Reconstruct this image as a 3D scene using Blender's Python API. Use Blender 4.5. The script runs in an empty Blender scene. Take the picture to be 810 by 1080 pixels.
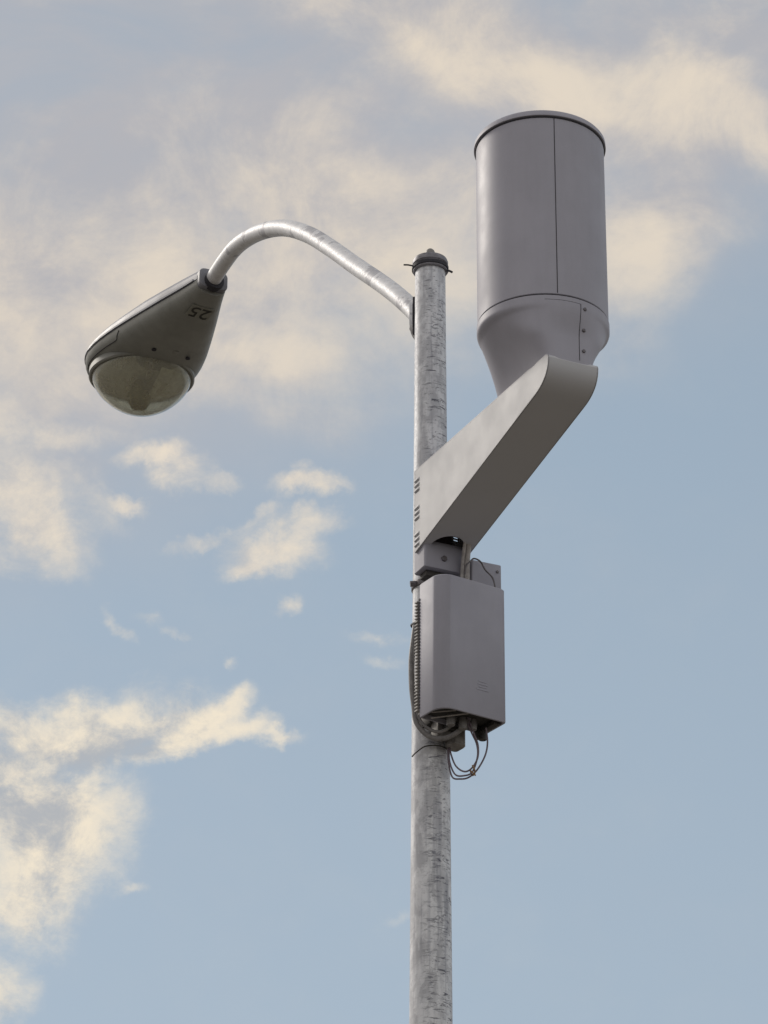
import bpy, bmesh, math, random
from mathutils import Vector, Matrix, noise

random.seed(7)
R = math.radians
S = bpy.context.scene
COL = S.collection

# ------------------------------------------------------------------ camera
cam_d = bpy.data.cameras.new('camera')
cam = bpy.data.objects.new('camera', cam_d)
COL.objects.link(cam)
S.camera = cam
cam_d.sensor_fit = 'VERTICAL'
cam_d.sensor_height = 24.0
cam_d.lens = 24.0 * 3500.0 / 1080.0
cam_d.clip_start = 0.1
cam_d.clip_end = 6000.0
P_, Q_ = R(26.6), R(0.35)
fw = Vector((0, math.cos(P_), math.sin(P_)))
r0 = Vector((1, 0, 0)); u0 = r0.cross(fw)
rt = r0 * math.cos(Q_) + u0 * math.sin(Q_)
upv = -r0 * math.sin(Q_) + u0 * math.cos(Q_)
m = Matrix((rt, upv, -fw)).transposed().to_4x4()
m.translation = Vector((0, 0, 1.6))
cam.matrix_world = m

# ------------------------------------------------------------------ view, sun
S.view_settings.view_transform = 'Standard'
S.view_settings.look = 'None'
S.view_settings.exposure = 0.0
S.view_settings.gamma = 1.0
S.view_settings.use_curve_mapping = False
SUN_AZ = R(-50)          # from +Y, negative = left; the sun is low behind cloud on the left
SUN_EL = R(36)
sun_d = bpy.data.lights.new('sun', 'SUN')
sun_d.energy = 1.5
sun_d.angle = R(14)
sun_d.color = (1.0, 0.93, 0.84)
sun = bpy.data.objects.new('sun', sun_d)
COL.objects.link(sun)
sdir = Vector((math.sin(SUN_AZ) * math.cos(SUN_EL), math.cos(SUN_AZ) * math.cos(SUN_EL), math.sin(SUN_EL)))
sun.rotation_euler = sdir.to_track_quat('Z', 'Y').to_euler()
sun.location = (-30, 20, 30)

# ------------------------------------------------------------------ world
W = bpy.data.worlds.new('World')
S.world = W
W.use_nodes = True
nt = W.node_tree
nt.nodes.clear()
STR = 0.1


class NT:
    """small helper to write node graphs as expressions"""
    def __init__(s, tree): s.t = tree
    def n(s, kind, **kw):
        x = s.t.nodes.new(kind)
        for k, v in kw.items(): setattr(x, k, v)
        return x
    def put(s, sock, v):
        if hasattr(v, 'is_linked') or isinstance(v, bpy.types.NodeSocket): s.t.links.new(v, sock)
        else: sock.default_value = v
    def math(s, op, a, b=0.0, c=None, clamp=False):
        x = s.n('ShaderNodeMath', operation=op); x.use_clamp = clamp
        s.put(x.inputs[0], a); s.put(x.inputs[1], b)
        if c is not None: s.put(x.inputs[2], c)
        return x.outputs[0]
    def vec(s, op, a, b=None, scale=None):
        x = s.n('ShaderNodeVectorMath', operation=op)
        s.put(x.inputs[0], a)
        if b is not None: s.put(x.inputs[1], b)
        if scale is not None: s.put(x.inputs['Scale'], scale)
        return x.outputs['Value'] if op in ('LENGTH', 'DOT_PRODUCT') else x.outputs[0]
    def rng(s, v, a, b, lo=0.0, hi=1.0, kind='SMOOTHSTEP'):
        x = s.n('ShaderNodeMapRange', interpolation_type=kind)
        x.clamp = False          # smoothstep already saturates
        s.put(x.inputs[0], v); s.put(x.inputs[1], a); s.put(x.inputs[2], b); s.put(x.inputs[3], lo); s.put(x.inputs[4], hi)
        return x.outputs[0]
    def mix(s, f, a, b, kind='MIX'):
        x = s.n('ShaderNodeMix', data_type='RGBA', blend_type=kind)
        s.put(x.inputs[0], f); s.put(x.inputs[6], a); s.put(x.inputs[7], b)
        return x.outputs[2]
    def noise(s, v, scale, detail=5.0, rough=0.55, dist=0.0, col=False):
        x = s.n('ShaderNodeTexNoise')
        s.put(x.inputs['Vector'], v); s.put(x.inputs['Scale'], scale); s.put(x.inputs['Detail'], detail)
        s.put(x.inputs['Roughness'], rough); s.put(x.inputs['Distortion'], dist)
        return x.outputs['Color'] if col else x.outputs[0]


def srgb(r, g, b, k=1.0):
    f = lambda c: (c / 255 / 12.92 if c / 255 <= 0.04045 else ((c / 255 + 0.055) / 1.055) ** 2.4) * k
    return (f(r), f(g), f(b), 1.0)


# cloud banks as (azimuth, elevation, half width, half height, tilt, weight), radians
CRISP = [
    (-0.0983, 0.3978, 0.0403, 0.0097, 4, 1.00),
    (-0.0581, 0.3943, 0.0260, 0.0043, 8, 0.95),
    (-0.0538, 0.4026, 0.0106, 0.0043, 28, 0.85),
    (-0.0614, 0.3990, 0.0124, 0.0051, 15, 0.70),
    (-0.0345, 0.3968, 0.0074, 0.0023, 14, 0.85),
    (-0.1136, 0.3731, 0.0291, 0.0229, 0, 1.00),
    (-0.1009, 0.3623, 0.0189, 0.0157, 35, 0.85),
    (-0.1164, 0.3448, 0.0197, 0.0129, 0, 0.90),
    (-0.1207, 0.3195, 0.0120, 0.0097, 0, 0.80),
    (-0.0821, 0.3475, 0.0049, 0.0020, 0, 0.35),
    (-0.1141, 0.4553, 0.0197, 0.0103, -28, 0.95),
    (-0.1230, 0.4705, 0.0240, 0.0074, -8, 0.60),
    (-0.1259, 0.4433, 0.0158, 0.0063, 0, 0.50),
    (-0.0939, 0.4606, 0.0128, 0.0051, -35, 0.45),
    (-0.0804, 0.4785, 0.0097, 0.0034, 22, 0.85),
    (-0.0739, 0.4765, 0.0109, 0.0057, 0, 0.60),
    (-0.0871, 0.4651, 0.0077, 0.0029, -5, 0.75),
    (-0.0610, 0.4729, 0.0083, 0.0029, -8, 0.45),
    (-0.1208, 0.4849, 0.0291, 0.0063, -4, 0.60),
    (-0.0371, 0.4518, 0.0159, 0.0074, 6, 0.95),
    (-0.0619, 0.4557, 0.0108, 0.0031, 12, 0.60),
    (-0.0452, 0.4465, 0.0095, 0.0034, 0, 0.60),
    (-0.0271, 0.4611, 0.0128, 0.0046, 16, 0.70),
    (-0.0280, 0.4722, 0.0122, 0.0037, 10, 0.85),
    (-0.0268, 0.4783, 0.0051, 0.0023, 0, 0.50),
    (-0.0158, 0.4738, 0.0051, 0.0020, 10, 0.35),
    (-0.0447, 0.4622, 0.0083, 0.0026, 20, 0.40),
    (-0.0319, 0.4330, 0.0044, 0.0031, 40, 0.55),
    (-0.0873, 0.4309, 0.0047, 0.0026, -30, 0.42),
    (-0.0774, 0.4341, 0.0057, 0.0029, -20, 0.30),
    (-0.0697, 0.4292, 0.0050, 0.0017, 0, 0.35),
    (-0.0509, 0.4184, 0.0028, 0.0020, 0, 0.30),
    (-0.0758, 0.4114, 0.0125, 0.0046, 0, 0.30),
    (0.0002, 0.4308, 0.0107, 0.0029, 5, 0.30),
    (0.0025, 0.4220, 0.0063, 0.0026, 0, 0.30),
    (0.0023, 0.3434, 0.0067, 0.0023, 0, 0.18),
    (-0.0496, 0.4178, 0.0038, 0.0023, 0, 0.30),
]
SOFT = [
    (-0.1041, 0.5270, 0.0760, 0.0343, 0, 0.80),
    (-0.1117, 0.4925, 0.0389, 0.0229, 0, 0.50),
    (-0.0478, 0.5120, 0.0492, 0.0200, -10, 0.70),
    (-0.0089, 0.5469, 0.0502, 0.0229, -15, 0.75),
    (0.0210, 0.5242, 0.0231, 0.0171, 0, 0.50),
    (-0.0793, 0.5564, 0.0606, 0.0200, 5, 0.50),
    (-0.0345, 0.5024, 0.0244, 0.0086, 0, 0.55),
    (-0.0019, 0.5057, 0.0196, 0.0086, 0, 0.40),
    (-0.0504, 0.4920, 0.0162, 0.0057, 0, 0.35),
    (0.0657, 0.5971, 0.0898, 0.0157, -14, 1.00),
    (0.1230, 0.5864, 0.0377, 0.0114, -20, 0.80),
    (0.0144, 0.6090, 0.0836, 0.0143, 0, 0.80),
    (0.1209, 0.6089, 0.0522, 0.0143, 0, 0.60),
    (-0.0891, 0.6136, 0.0559, 0.0086, 0, 0.50),
    (0.0778, 0.5531, 0.0302, 0.0200, 30, 0.75),
    (0.0637, 0.5236, 0.0198, 0.0171, 0, 0.30),
    (0.0949, 0.5624, 0.0270, 0.0114, -20, 0.50),
    (0.0245, 0.5639, 0.0372, 0.0171, 0, 0.55),
    (-0.0532, 0.5743, 0.0510, 0.0171, 0, 0.35),
    (-0.0196, 0.5863, 0.0412, 0.0143, 0, 0.30),
    (-0.1237, 0.5711, 0.0204, 0.0040, 0, 0.20),
]
GREY = [
    (-0.0979, 0.3907, 0.0232, 0.0074, 5, 0.90),
    (-0.1134, 0.3697, 0.0184, 0.0086, -5, 0.95),
    (-0.0783, 0.3971, 0.0093, 0.0040, 20, 0.60),
    (-0.1206, 0.3869, 0.0123, 0.0057, 0, 0.50),
    (-0.1033, 0.3510, 0.0106, 0.0071, 40, 0.40),
    (-0.0492, 0.4535, 0.0079, 0.0040, 0, 0.40),
]
GREY_SOFT = [
    (-0.1033, 0.5666, 0.0677, 0.0271, 5, 0.90),
    (-0.1239, 0.5287, 0.0298, 0.0171, 0, 0.70),
    (0.0525, 0.6158, 0.0840, 0.0074, 0, 0.80),
    (0.1309, 0.6056, 0.0278, 0.0100, 0, 0.70),
    (-0.0400, 0.5859, 0.0514, 0.0200, 0, 0.70),
    (-0.0882, 0.5983, 0.0692, 0.0143, 0, 0.50),
    (0.0212, 0.5809, 0.0273, 0.0143, 0, 0.50),
    (0.0985, 0.5693, 0.0271, 0.0114, -20, 0.60),
]
g = NT(nt)
dirv = g.n('ShaderNodeTexCoord').outputs['Generated']
sep = g.n('ShaderNodeSeparateXYZ'); nt.links.new(dirv, sep.inputs[0])
az = g.math('ARCTAN2', sep.outputs[0], sep.outputs[1])
el = g.math('ARCSINE', sep.outputs[2])
comb = g.n('ShaderNodeCombineXYZ'); nt.links.new(az, comb.inputs[0]); nt.links.new(el, comb.inputs[1])
ae = comb.outputs[0]
w1 = g.vec('SUBTRACT', g.noise(dirv, 28.0, 6.0, 0.6, col=True), (0.5, 0.5, 0.5))
w2 = g.vec('SUBTRACT', g.noise(dirv, 9.0, 3.0, 0.5, col=True), (0.5, 0.5, 0.5))
ae_c = g.vec('ADD', ae, g.vec('SCALE', w1, scale=0.030))
ae_s = g.vec('ADD', ae, g.vec('SCALE', w2, scale=0.07))


def chain(v, after):
    d = g.n('ShaderNodeVectorMath', operation='MULTIPLY_ADD')
    nt.links.new(after, d.inputs[0]); d.inputs[1].default_value = (1e-7, 1e-7, 0.0); nt.links.new(v, d.inputs[2])
    return d.outputs[0]


def field(vecs, blobs, after=None):
    tot = None
    if after is not None: vecs = chain(vecs, after)
    for A, E, ax, ay, rot, w in blobs:
        mp = g.n('ShaderNodeMapping', vector_type='TEXTURE')
        if tot is None: nt.links.new(vecs, mp.inputs['Vector'])
        else:                                   # waits for the running total: keeps the shader's stack small
            d = g.n('ShaderNodeVectorMath', operation='MULTIPLY_ADD')
            nt.links.new(tot, d.inputs[0]); d.inputs[1].default_value = (1e-7, 1e-7, 0.0); nt.links.new(vecs, d.inputs[2])
            nt.links.new(d.outputs[0], mp.inputs['Vector'])
        mp.inputs['Location'].default_value = (A, E, 0.0)
        mp.inputs['Rotation'].default_value = (0, 0, R(rot))
        mp.inputs['Scale'].default_value = (ax, ay, 1.0)
        ln = g.vec('LENGTH', mp.outputs[0])
        v = g.rng(ln, 0.0, 1.75, w, 0.0)
        tot = v if tot is None else g.math('MAXIMUM', tot, g.math('ADD', g.math('MULTIPLY', tot, 0.85), g.math('MULTIPLY', v, 0.6)))
        if tot is not v: tot = g.math('MAXIMUM', tot, v)
    return tot


# far from the photographed patch the sky keeps the same broken cloud
inpatch = g.rng(g.vec('LENGTH', g.vec('SUBTRACT', ae, (0.0, 0.464, 0.0))), 0.22, 0.45, 1.0, 0.0)
elsewhere = g.math('MULTIPLY', g.rng(g.noise(dirv, 3.0, 6.0, 0.6), 0.38, 0.66), g.math('SUBTRACT', 1.0, inpatch))

fc = g.math('MULTIPLY', field(ae_c, CRISP), inpatch)
nc = g.noise(g.vec('MULTIPLY', dirv, (1.0, 1.0, 1.35)), 62.0, 10.0, 0.70, 0.25)
nc2 = g.noise(dirv, 17.0, 5.0, 0.55)
dc = g.math('ADD', fc, g.math('ADD', g.math('MULTIPLY', g.math('SUBTRACT', nc, 0.5), 1.25), g.math('MULTIPLY', g.math('SUBTRACT', nc2, 0.5), 0.30)))
crisp = g.math('MULTIPLY', g.math('ADD', g.rng(dc, -0.08, 0.80, 0.0, 0.50), g.rng(dc, 0.35, 1.15, 0.0, 0.42)), g.rng(fc, 0.0, 0.30))

fs = g.math('MULTIPLY', field(ae_s, SOFT, fc), inpatch)
ns = g.noise(g.vec('MULTIPLY', dirv, (1.0, 1.0, 1.5)), 13.0, 7.0, 0.58, 0.6)
nf = g.noise(g.vec('MULTIPLY', dirv, (1.0, 1.0, 1.25)), 34.0, 9.0, 0.64, 0.2)
ds = g.math('ADD', g.math('MAXIMUM', fs, elsewhere), g.math('MULTIPLY', g.math('SUBTRACT', ns, 0.5), 1.0))
ds = g.math('ADD', ds, g.math('MULTIPLY', g.math('SUBTRACT', nf, 0.5), 0.75))
soft = g.math('MULTIPLY', g.rng(ds, -0.30, 0.95), 0.90)
soft = g.math('MULTIPLY', soft, g.math('MAXIMUM', g.rng(fs, 0.0, 0.20, 0.15, 1.0), g.math('SUBTRACT', 1.0, inpatch)))

sky = g.n('ShaderNodeTexSky', sky_type='NISHITA')
sky.sun_disc = False
sky.sun_elevation = SUN_EL
sky.sun_rotation = SUN_AZ
sky.air_density = 1.0; sky.dust_density = 1.5; sky.ozone_density = 1.5
K = 1.0 / STR
veil = g.mix(g.rng(el, 0.30, 0.62), srgb(171, 187, 200, K), srgb(158, 176, 191, K))
base = g.mix(0.80, g.vec('MULTIPLY', sky.outputs[0], (1.0, 1.0, 1.0)), veil)
tone = g.noise(dirv, 24.0, 8.0, 0.66, 0.4)
fgs = g.math('MULTIPLY', field(ae_s, GREY_SOFT, fs), inpatch)
st_ = g.math('SUBTRACT', g.math('ADD', tone, g.math('MULTIPLY', ds, 0.20)), g.math('MULTIPLY', fgs, 0.30))
st_ = g.math('ADD', st_, g.math('MULTIPLY', g.math('SUBTRACT', nf, 0.5), 0.35))
scol = g.mix(g.rng(st_, 0.30, 0.80), srgb(181, 180, 184, K), srgb(230, 217, 199, K))
ctone = g.noise(dirv, 40.0, 9.0, 0.68, 0.3)
fg = field(ae_c, GREY, fgs)
ct2 = g.math('SUBTRACT', g.math('ADD', ctone, 0.05), g.math('MULTIPLY', fg, 0.26))
ccol = g.mix(g.rng(g.math('ADD', ct2, g.math('MULTIPLY', g.math('SUBTRACT', nc, 0.5), 0.45)), 0.28, 0.62), srgb(180, 182, 185, K), srgb(247, 233, 209, K))
high = g.math('MULTIPLY', g.rng(g.math('ADD', el, g.math('MULTIPLY', az, -0.35)), 0.455, 0.555), g.rng(ns, 0.30, 0.62, 0.45, 0.95))
base2 = g.mix(high, base, srgb(182, 182, 187, K))
c1 = g.mix(soft, base2, scol)
ccol = g.mix(g.rng(el, 0.415, 0.45, 0.0, 0.6), ccol, g.mix(g.rng(st_, 0.25, 0.6), srgb(196, 193, 191, K), srgb(234, 220, 202, K)))
c2 = g.mix(crisp, c1, ccol)
bg = g.n('ShaderNodeBackground'); bg.inputs['Strength'].default_value = STR
nt.links.new(c2, bg.inputs['Color'])
ow = g.n('ShaderNodeOutputWorld'); nt.links.new(bg.outputs[0], ow.inputs['Surface'])
W.cycles.sampling_method = 'MANUAL'; W.cycles.sample_map_resolution = 512

# ------------------------------------------------------------------ materials
def material(name, build):
    mt = bpy.data.materials.new(name); mt.use_nodes = True
    t = mt.node_tree; q = NT(t)
    b = t.nodes['Principled BSDF']
    build(q, b)
    return mt


def bump(q, b, h, strength=0.2, dist=0.002):
    x = q.n('ShaderNodeBump'); x.inputs['Strength'].default_value = strength; x.inputs['Distance'].default_value = dist
    q.t.links.new(h, x.inputs['Height']); q.t.links.new(x.outputs[0], b.inputs['Normal'])


def painted(name, col, rough=0.42, dirt=0.10, spec=0.5, streak=0.0, scale=1.0):
    """painted metal or plastic with faint grime, slight orange peel"""
    def f(q, b):
        o = q.n('ShaderNodeTexCoord').outputs['Object']
        n1 = q.noise(o, 6.0 * scale, 6.0, 0.6)
        n2 = q.noise(q.vec('MULTIPLY', o, (1, 1, 0.12)), 30.0 * scale, 4.0, 0.6)
        n3 = q.noise(o, 260.0, 3.0, 0.6)
        k = q.math('ADD', q.rng(n1, 0.3, 0.7, -1, 1), q.math('MULTIPLY', q.rng(n2, 0.35, 0.75, -1, 1), 0.6))
        k = q.math('ADD', k, q.math('MULTIPLY', q.rng(n3, 0.3, 0.7, -1, 1), 0.35))
        fac = q.math('ADD', 1.0 - dirt * 0.5, q.math('MULTIPLY', k, -dirt * 0.5))
        c = q.vec('SCALE', col[:3], scale=fac)
        q.put(b.inputs['Base Color'], c)
        q.put(b.inputs['Roughness'], q.rng(n1, 0.25, 0.75, rough - 0.05, rough + 0.08))
        b.inputs['Specular IOR Level'].default_value = spec
        bump(q, b, q.math('ADD', q.noise(o, 400.0, 2.0), q.math('MULTIPLY', q.noise(o, 8.0, 2.0), 1.0)), 0.06, 0.001)
    return material(name, f)


def galvanised(name, marks=True, axis='z', light=(0.82, 0.84, 0.88), dark=(0.085, 0.09, 0.125)):
    def f(q, b):
        o = q.n('ShaderNodeTexCoord').outputs['Object']
        s = (1, 1, 0.35) if axis == 'z' else (1, 1, 1)
        big = q.noise(q.vec('MULTIPLY', o, s), 26.0, 6.0, 0.62, 0.5)
        v = q.n('ShaderNodeTexVoronoi'); q.put(v.inputs['Vector'], o); v.inputs['Scale'].default_value = 90.0
        sp = q.n('ShaderNodeSeparateColor'); q.t.links.new(v.outputs['Color'], sp.inputs[0])
        fine = q.noise(o, 150.0, 4.0, 0.7)
        k = q.rng(big, 0.34, 0.66)
        k = q.math('ADD', q.math('MULTIPLY', k, 0.55), q.math('ADD', q.math('MULTIPLY', sp.outputs[0], 0.22), q.math('MULTIPLY', fine, 0.3)))
        mid = tuple((a * (0.62 if marks else 0.80) + c * (0.38 if marks else 0.20)) for a, c in zip(light, dark))
        col = q.mix(q.rng(k, 0.25, 0.85), (*mid, 1), (*light, 1))
        if marks:
            d = q.noise(q.vec('MULTIPLY', o, (0.55, 0.55, 2.0)), 85.0, 5.0, 0.68, 0.5)
            d2 = q.noise(q.vec('MULTIPLY', o, (0.6, 0.6, 3.4)), 34.0, 6.0, 0.72, 0.8)
            patch = q.noise(q.vec('MULTIPLY', o, (1, 1, 0.45)), 11.0, 4.0, 0.6)
            dm = q.math('MULTIPLY', q.rng(d, 0.55, 0.60), q.rng(patch, 0.42, 0.56))
            dm2 = q.math('MULTIPLY', q.rng(d2, 0.56, 0.60), q.rng(patch, 0.62, 0.46))
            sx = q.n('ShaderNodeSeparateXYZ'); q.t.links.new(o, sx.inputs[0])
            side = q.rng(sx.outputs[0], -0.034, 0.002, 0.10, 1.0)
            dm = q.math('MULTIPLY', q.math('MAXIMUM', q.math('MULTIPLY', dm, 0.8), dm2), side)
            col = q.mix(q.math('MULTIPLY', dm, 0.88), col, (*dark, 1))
            wv = q.noise(q.vec('MULTIPLY', o, (1, 1, 0.05)), 70.0, 3.0, 0.5)
            col = q.mix(q.math('MULTIPLY', q.rng(wv, 0.52, 0.68), 0.30), col, (dark[0] * 1.3, dark[1] * 1.35, dark[2] * 1.5, 1))
        if not marks:
            pn = q.noise(o, 13.0, 3.0, 0.6)
            p2 = q.noise(o, 70.0, 5.0, 0.7)
            col = q.mix(q.math('MULTIPLY', q.rng(pn, 0.56, 0.60), 0.6), col, (*dark, 1))
            col = q.mix(q.math('MULTIPLY', q.rng(p2, 0.55, 0.64), 0.22), col, (*dark, 1))
        q.put(b.inputs['Base Color'], col)
        b.inputs['Metallic'].default_value = 0.25
        q.put(b.inputs['Roughness'], q.rng(fine, 0.3, 0.7, 0.50, 0.66))
        bump(q, b, q.math('ADD', big, q.math('MULTIPLY', fine, 0.5)), 0.35 if marks else 0.05, 0.002)
    return material(name, f)


def plain(name, col, rough=0.5, metal=0.0, var=0.2):
    def f(q, b):
        o = q.n('ShaderNodeTexCoord').outputs['Object']
        n = q.noise(o, 60.0, 4.0, 0.6)
        c = q.vec('SCALE', col[:3], scale=q.rng(n, 0.3, 0.7, 1 - var, 1 + var))
        q.put(b.inputs['Base Color'], c)
        b.inputs['Roughness'].default_value = rough
        b.inputs['Metallic'].default_value = metal
    return material(name, f)


M_radome = painted('radome_paint', (0.445, 0.445, 0.52), 0.50, 0.07, 0.42)
M_shroud = painted('shroud_paint', (0.575, 0.585, 0.62), 0.55, 0.012, 0.5)
M_radio = painted('radio_paint', (0.415, 0.42, 0.495), 0.55, 0.07, 0.4)
M_fin = painted('fin_metal', (0.40, 0.39, 0.38), 0.5, 0.2)
M_gasket = plain('gasket_rubber', (0.035, 0.034, 0.045), 0.7)
M_dark = plain('dark_metal', (0.06, 0.057, 0.055), 0.55, 0.3)
M_inner = plain('inner_metal', (0.10, 0.09, 0.11), 0.7)
M_steel = plain('bracket_steel', (0.27, 0.26, 0.25), 0.5, 0.5)
M_bolt = plain('bolt_steel', (0.16, 0.15, 0.16), 0.4, 0.8)
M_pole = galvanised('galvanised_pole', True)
M_arm = galvanised('galvanised_pipe', False, 'x', (0.84, 0.85, 0.88), (0.36, 0.36, 0.40))
M_lamp = painted('lamp_housing_paint', (0.30, 0.305, 0.285), 0.48, 0.16)
M_lamptop = painted('lamp_cover_paint', (0.30, 0.31, 0.36), 0.42, 0.18)
M_collar = painted('collar_paint', (0.24, 0.245, 0.28), 0.5, 0.2)
M_capgrey = plain('cap_grey', (0.24, 0.235, 0.26), 0.5, 0.4)
M_cable = plain('grey_cable', (0.24, 0.235, 0.24), 0.5)
M_thin = plain('purple_grey_cable', (0.19, 0.155, 0.19), 0.5)
M_light_pipe = plain('pale_conduit', (0.42, 0.40, 0.39), 0.45)
M_ink = plain('dark_ink', (0.040, 0.040, 0.034), 0.7)
M_sticker = plain('sticker', (0.27, 0.27, 0.24), 0.6, 0, 0.08)
M_seam = plain('dark_seam', (0.05, 0.048, 0.06), 0.7)
M_orange = plain('cable_tie_tan', (0.30, 0.19, 0.10), 0.6)


def _glass(q, b):
    o = q.n('ShaderNodeTexCoord').outputs['Object']
    n = q.noise(o, 22.0, 6.0, 0.65, 0.5)
    f = q.noise(o, 130.0, 4.0, 0.7)
    v = q.n('ShaderNodeTexVoronoi'); q.put(v.inputs['Vector'], o); v.inputs['Scale'].default_value = 95.0
    dirt = q.rng(n, 0.40, 0.72)
    q.put(b.inputs['Base Color'], q.mix(dirt, (0.86, 0.86, 0.76, 1), (0.72, 0.70, 0.58, 1)))
    q.put(b.inputs['Roughness'], q.rng(f, 0.3, 0.7, 0.06, 0.14))
    q.put(b.inputs['Transmission Weight'], q.math('SUBTRACT', q.rng(f, 0.3, 0.7, 0.80, 0.75), q.math('MULTIPLY', dirt, 0.10)))
    b.inputs['IOR'].default_value = 1.42
    bump(q, b, q.math('ADD', f, q.math('MULTIPLY', v.outputs['Distance'], 0.8)), 0.12, 0.0010)


M_glass = material('dusty_glass', _glass)
M_reflector = plain('reflector', (0.80, 0.78, 0.68), 0.4, 0.0, 0.1)
M_reflector2 = plain('reflector_wing', (0.92, 0.91, 0.82), 0.35, 0.0)
M_bulb = plain('bulb_glass', (0.38, 0.35, 0.16), 0.10)


# ------------------------------------------------------------------ helpers
def link(name, me, mat=None, parent=None, smooth=True, loc=None, rot=None):
    if smooth:
        for p in me.polygons: p.use_smooth = True
    o = bpy.data.objects.new(name, me)
    COL.objects.link(o)
    if mat:
        if isinstance(mat, (list, tuple)):
            for q in mat: me.materials.append(q)
        else: me.materials.append(mat)
    if parent: o.parent = parent
    if loc is not None: o.location = loc
    if rot is not None: o.rotation_euler = rot
    return o


def empty(name, loc, rz, label, cat, group=None):
    o = bpy.data.objects.new(name, None); COL.objects.link(o)
    o.location = loc; o.rotation_euler = (0, 0, rz)
    o.empty_display_size = 0.2
    tag(o, label, cat, group)
    return o


def tag(o, label, cat, group=None):
    o['label'] = label; o['category'] = cat
    if group: o['group'] = group


def edge_split(o, ang=35):
    """sharp edges by angle, kept in the mesh"""
    me = o.data
    bm = bmesh.new(); bm.from_mesh(me)
    for e in bm.edges:
        if len(e.link_faces) == 2 and e.calc_face_angle(0) > R(ang): e.smooth = False
    bm.to_mesh(me); bm.free()
    return o


def fin(bm, name, mat, parent=None, ang=35, **k):
    bmesh.ops.recalc_face_normals(bm, faces=bm.faces)
    me = bpy.data.meshes.new(name); bm.to_mesh(me); bm.free()
    return edge_split(link(name, me, mat, parent, **k), ang)


def lathe(bm, prof, seg=96, axis=(0, 0), capb=True, capt=True):
    rings = []
    for r, z in prof:
        rings.append([bm.verts.new((axis[0] + r * math.cos(2 * math.pi * i / seg), axis[1] + r * math.sin(2 * math.pi * i / seg), z)) for i in range(seg)])
    for a, b in zip(rings, rings[1:]):
        for i in range(seg):
            bm.faces.new((a[i], a[(i + 1) % seg], b[(i + 1) % seg], b[i]))
    if capb: bm.faces.new(rings[0][::-1])
    if capt: bm.faces.new(rings[-1])
    return rings


def rrect(hx, hy, r, n=6, cx=0, cy=0):
    """outline of a rounded rectangle, r may be one radius or four (++, -+, --, +-)"""
    if not isinstance(r, (list, tuple)): r = [r] * 4
    pts = []
    for k, (sx, sy) in enumerate(((1, 1), (-1, 1), (-1, -1), (1, -1))):
        for i in range(n + 1):
            a = math.pi / 2 * (k + i / n)
            pts.append((cx + sx * (hx - r[k]) + r[k] * math.cos(a), cy + sy * (hy - r[k]) + r[k] * math.sin(a)))
    return pts


def prism(bm, pts, z0, z1, bev=0.0):
    """extrude an outline in xy between two heights, edges eased by bev"""
    c = Vector((sum(p[0] for p in pts) / len(pts), sum(p[1] for p in pts) / len(pts)))
    def ring(z, ins):
        out = []
        for p in pts:
            d = Vector(p) - c
            L = d.length
            out.append(bm.verts.new((*(c + d * max(0.0, (L - ins) / L)), z)))
        return out
    rs = [ring(z0, bev), ring(z0 + bev, 0), ring(z1 - bev, 0), ring(z1, bev)] if bev else [ring(z0, 0), ring(z1, 0)]
    n = len(pts)
    for a, b in zip(rs, rs[1:]):
        for i in range(n): bm.faces.new((a[i], a[(i + 1) % n], b[(i + 1) % n], b[i]))
    bm.faces.new(rs[0][::-1]); bm.faces.new(rs[-1])


def box(bm, lo, hi, bev=0.0, mat=None):
    vs = [bm.verts.new((x, y, z)) for z in (lo[2], hi[2]) for y in (lo[1], hi[1]) for x in (lo[0], hi[0])]
    fs = [bm.faces.new([vs[i] for i in q]) for q in ((0, 2, 3, 1), (4, 5, 7, 6), (0, 1, 5, 4), (2, 6, 7, 3), (0, 4, 6, 2), (1, 3, 7, 5))]
    if bev:
        es = list({e for f in fs for e in f.edges})
        bmesh.ops.bevel(bm, geom=es, offset=bev, segments=2, affect='EDGES', profile=0.6)
    if mat is not None:
        vs = [v for v in vs if v.is_valid]
        bmesh.ops.transform(bm, matrix=mat, verts=vs)


def catmull(pts, n=10):
    P = [Vector(p) for p in pts]
    P = [P[0] * 2 - P[1]] + P + [P[-1] * 2 - P[-2]]
    out = []
    for i in range(1, len(P) - 2):
        for k in range(n):
            t = k / n
            a, b, c, d = P[i - 1], P[i], P[i + 1], P[i + 2]
            out.append(0.5 * ((2 * b) + (-a + c) * t + (2 * a - 5 * b + 4 * c - d) * t * t + (-a + 3 * b - 3 * c + d) * t ** 3))
    out.append(P[-2])
    return out


def tube(bm, pts, r, seg=12, cap=True):
    pts = [Vector(p) for p in pts]
    rr = r if isinstance(r, (list, tuple)) else [r] * len(pts)
    t0 = (pts[1] - pts[0]).normalized()
    n = t0.orthogonal().normalized()
    rings = []
    for i, p in enumerate(pts):
        t = (pts[min(i + 1, len(pts) - 1)] - pts[max(i - 1, 0)]).normalized()
        n = (n - t * n.dot(t)).normalized()
        b = t.cross(n)
        rings.append([bm.verts.new(p + (n * math.cos(2 * math.pi * k / seg) + b * math.sin(2 * math.pi * k / seg)) * rr[i]) for k in range(seg)])
    for a, b in zip(rings, rings[1:]):
        for k in range(seg): bm.faces.new((a[k], a[(k + 1) % seg], b[(k + 1) % seg], b[k]))
    if cap: bm.faces.new(rings[0][::-1]); bm.faces.new(rings[-1])


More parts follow.
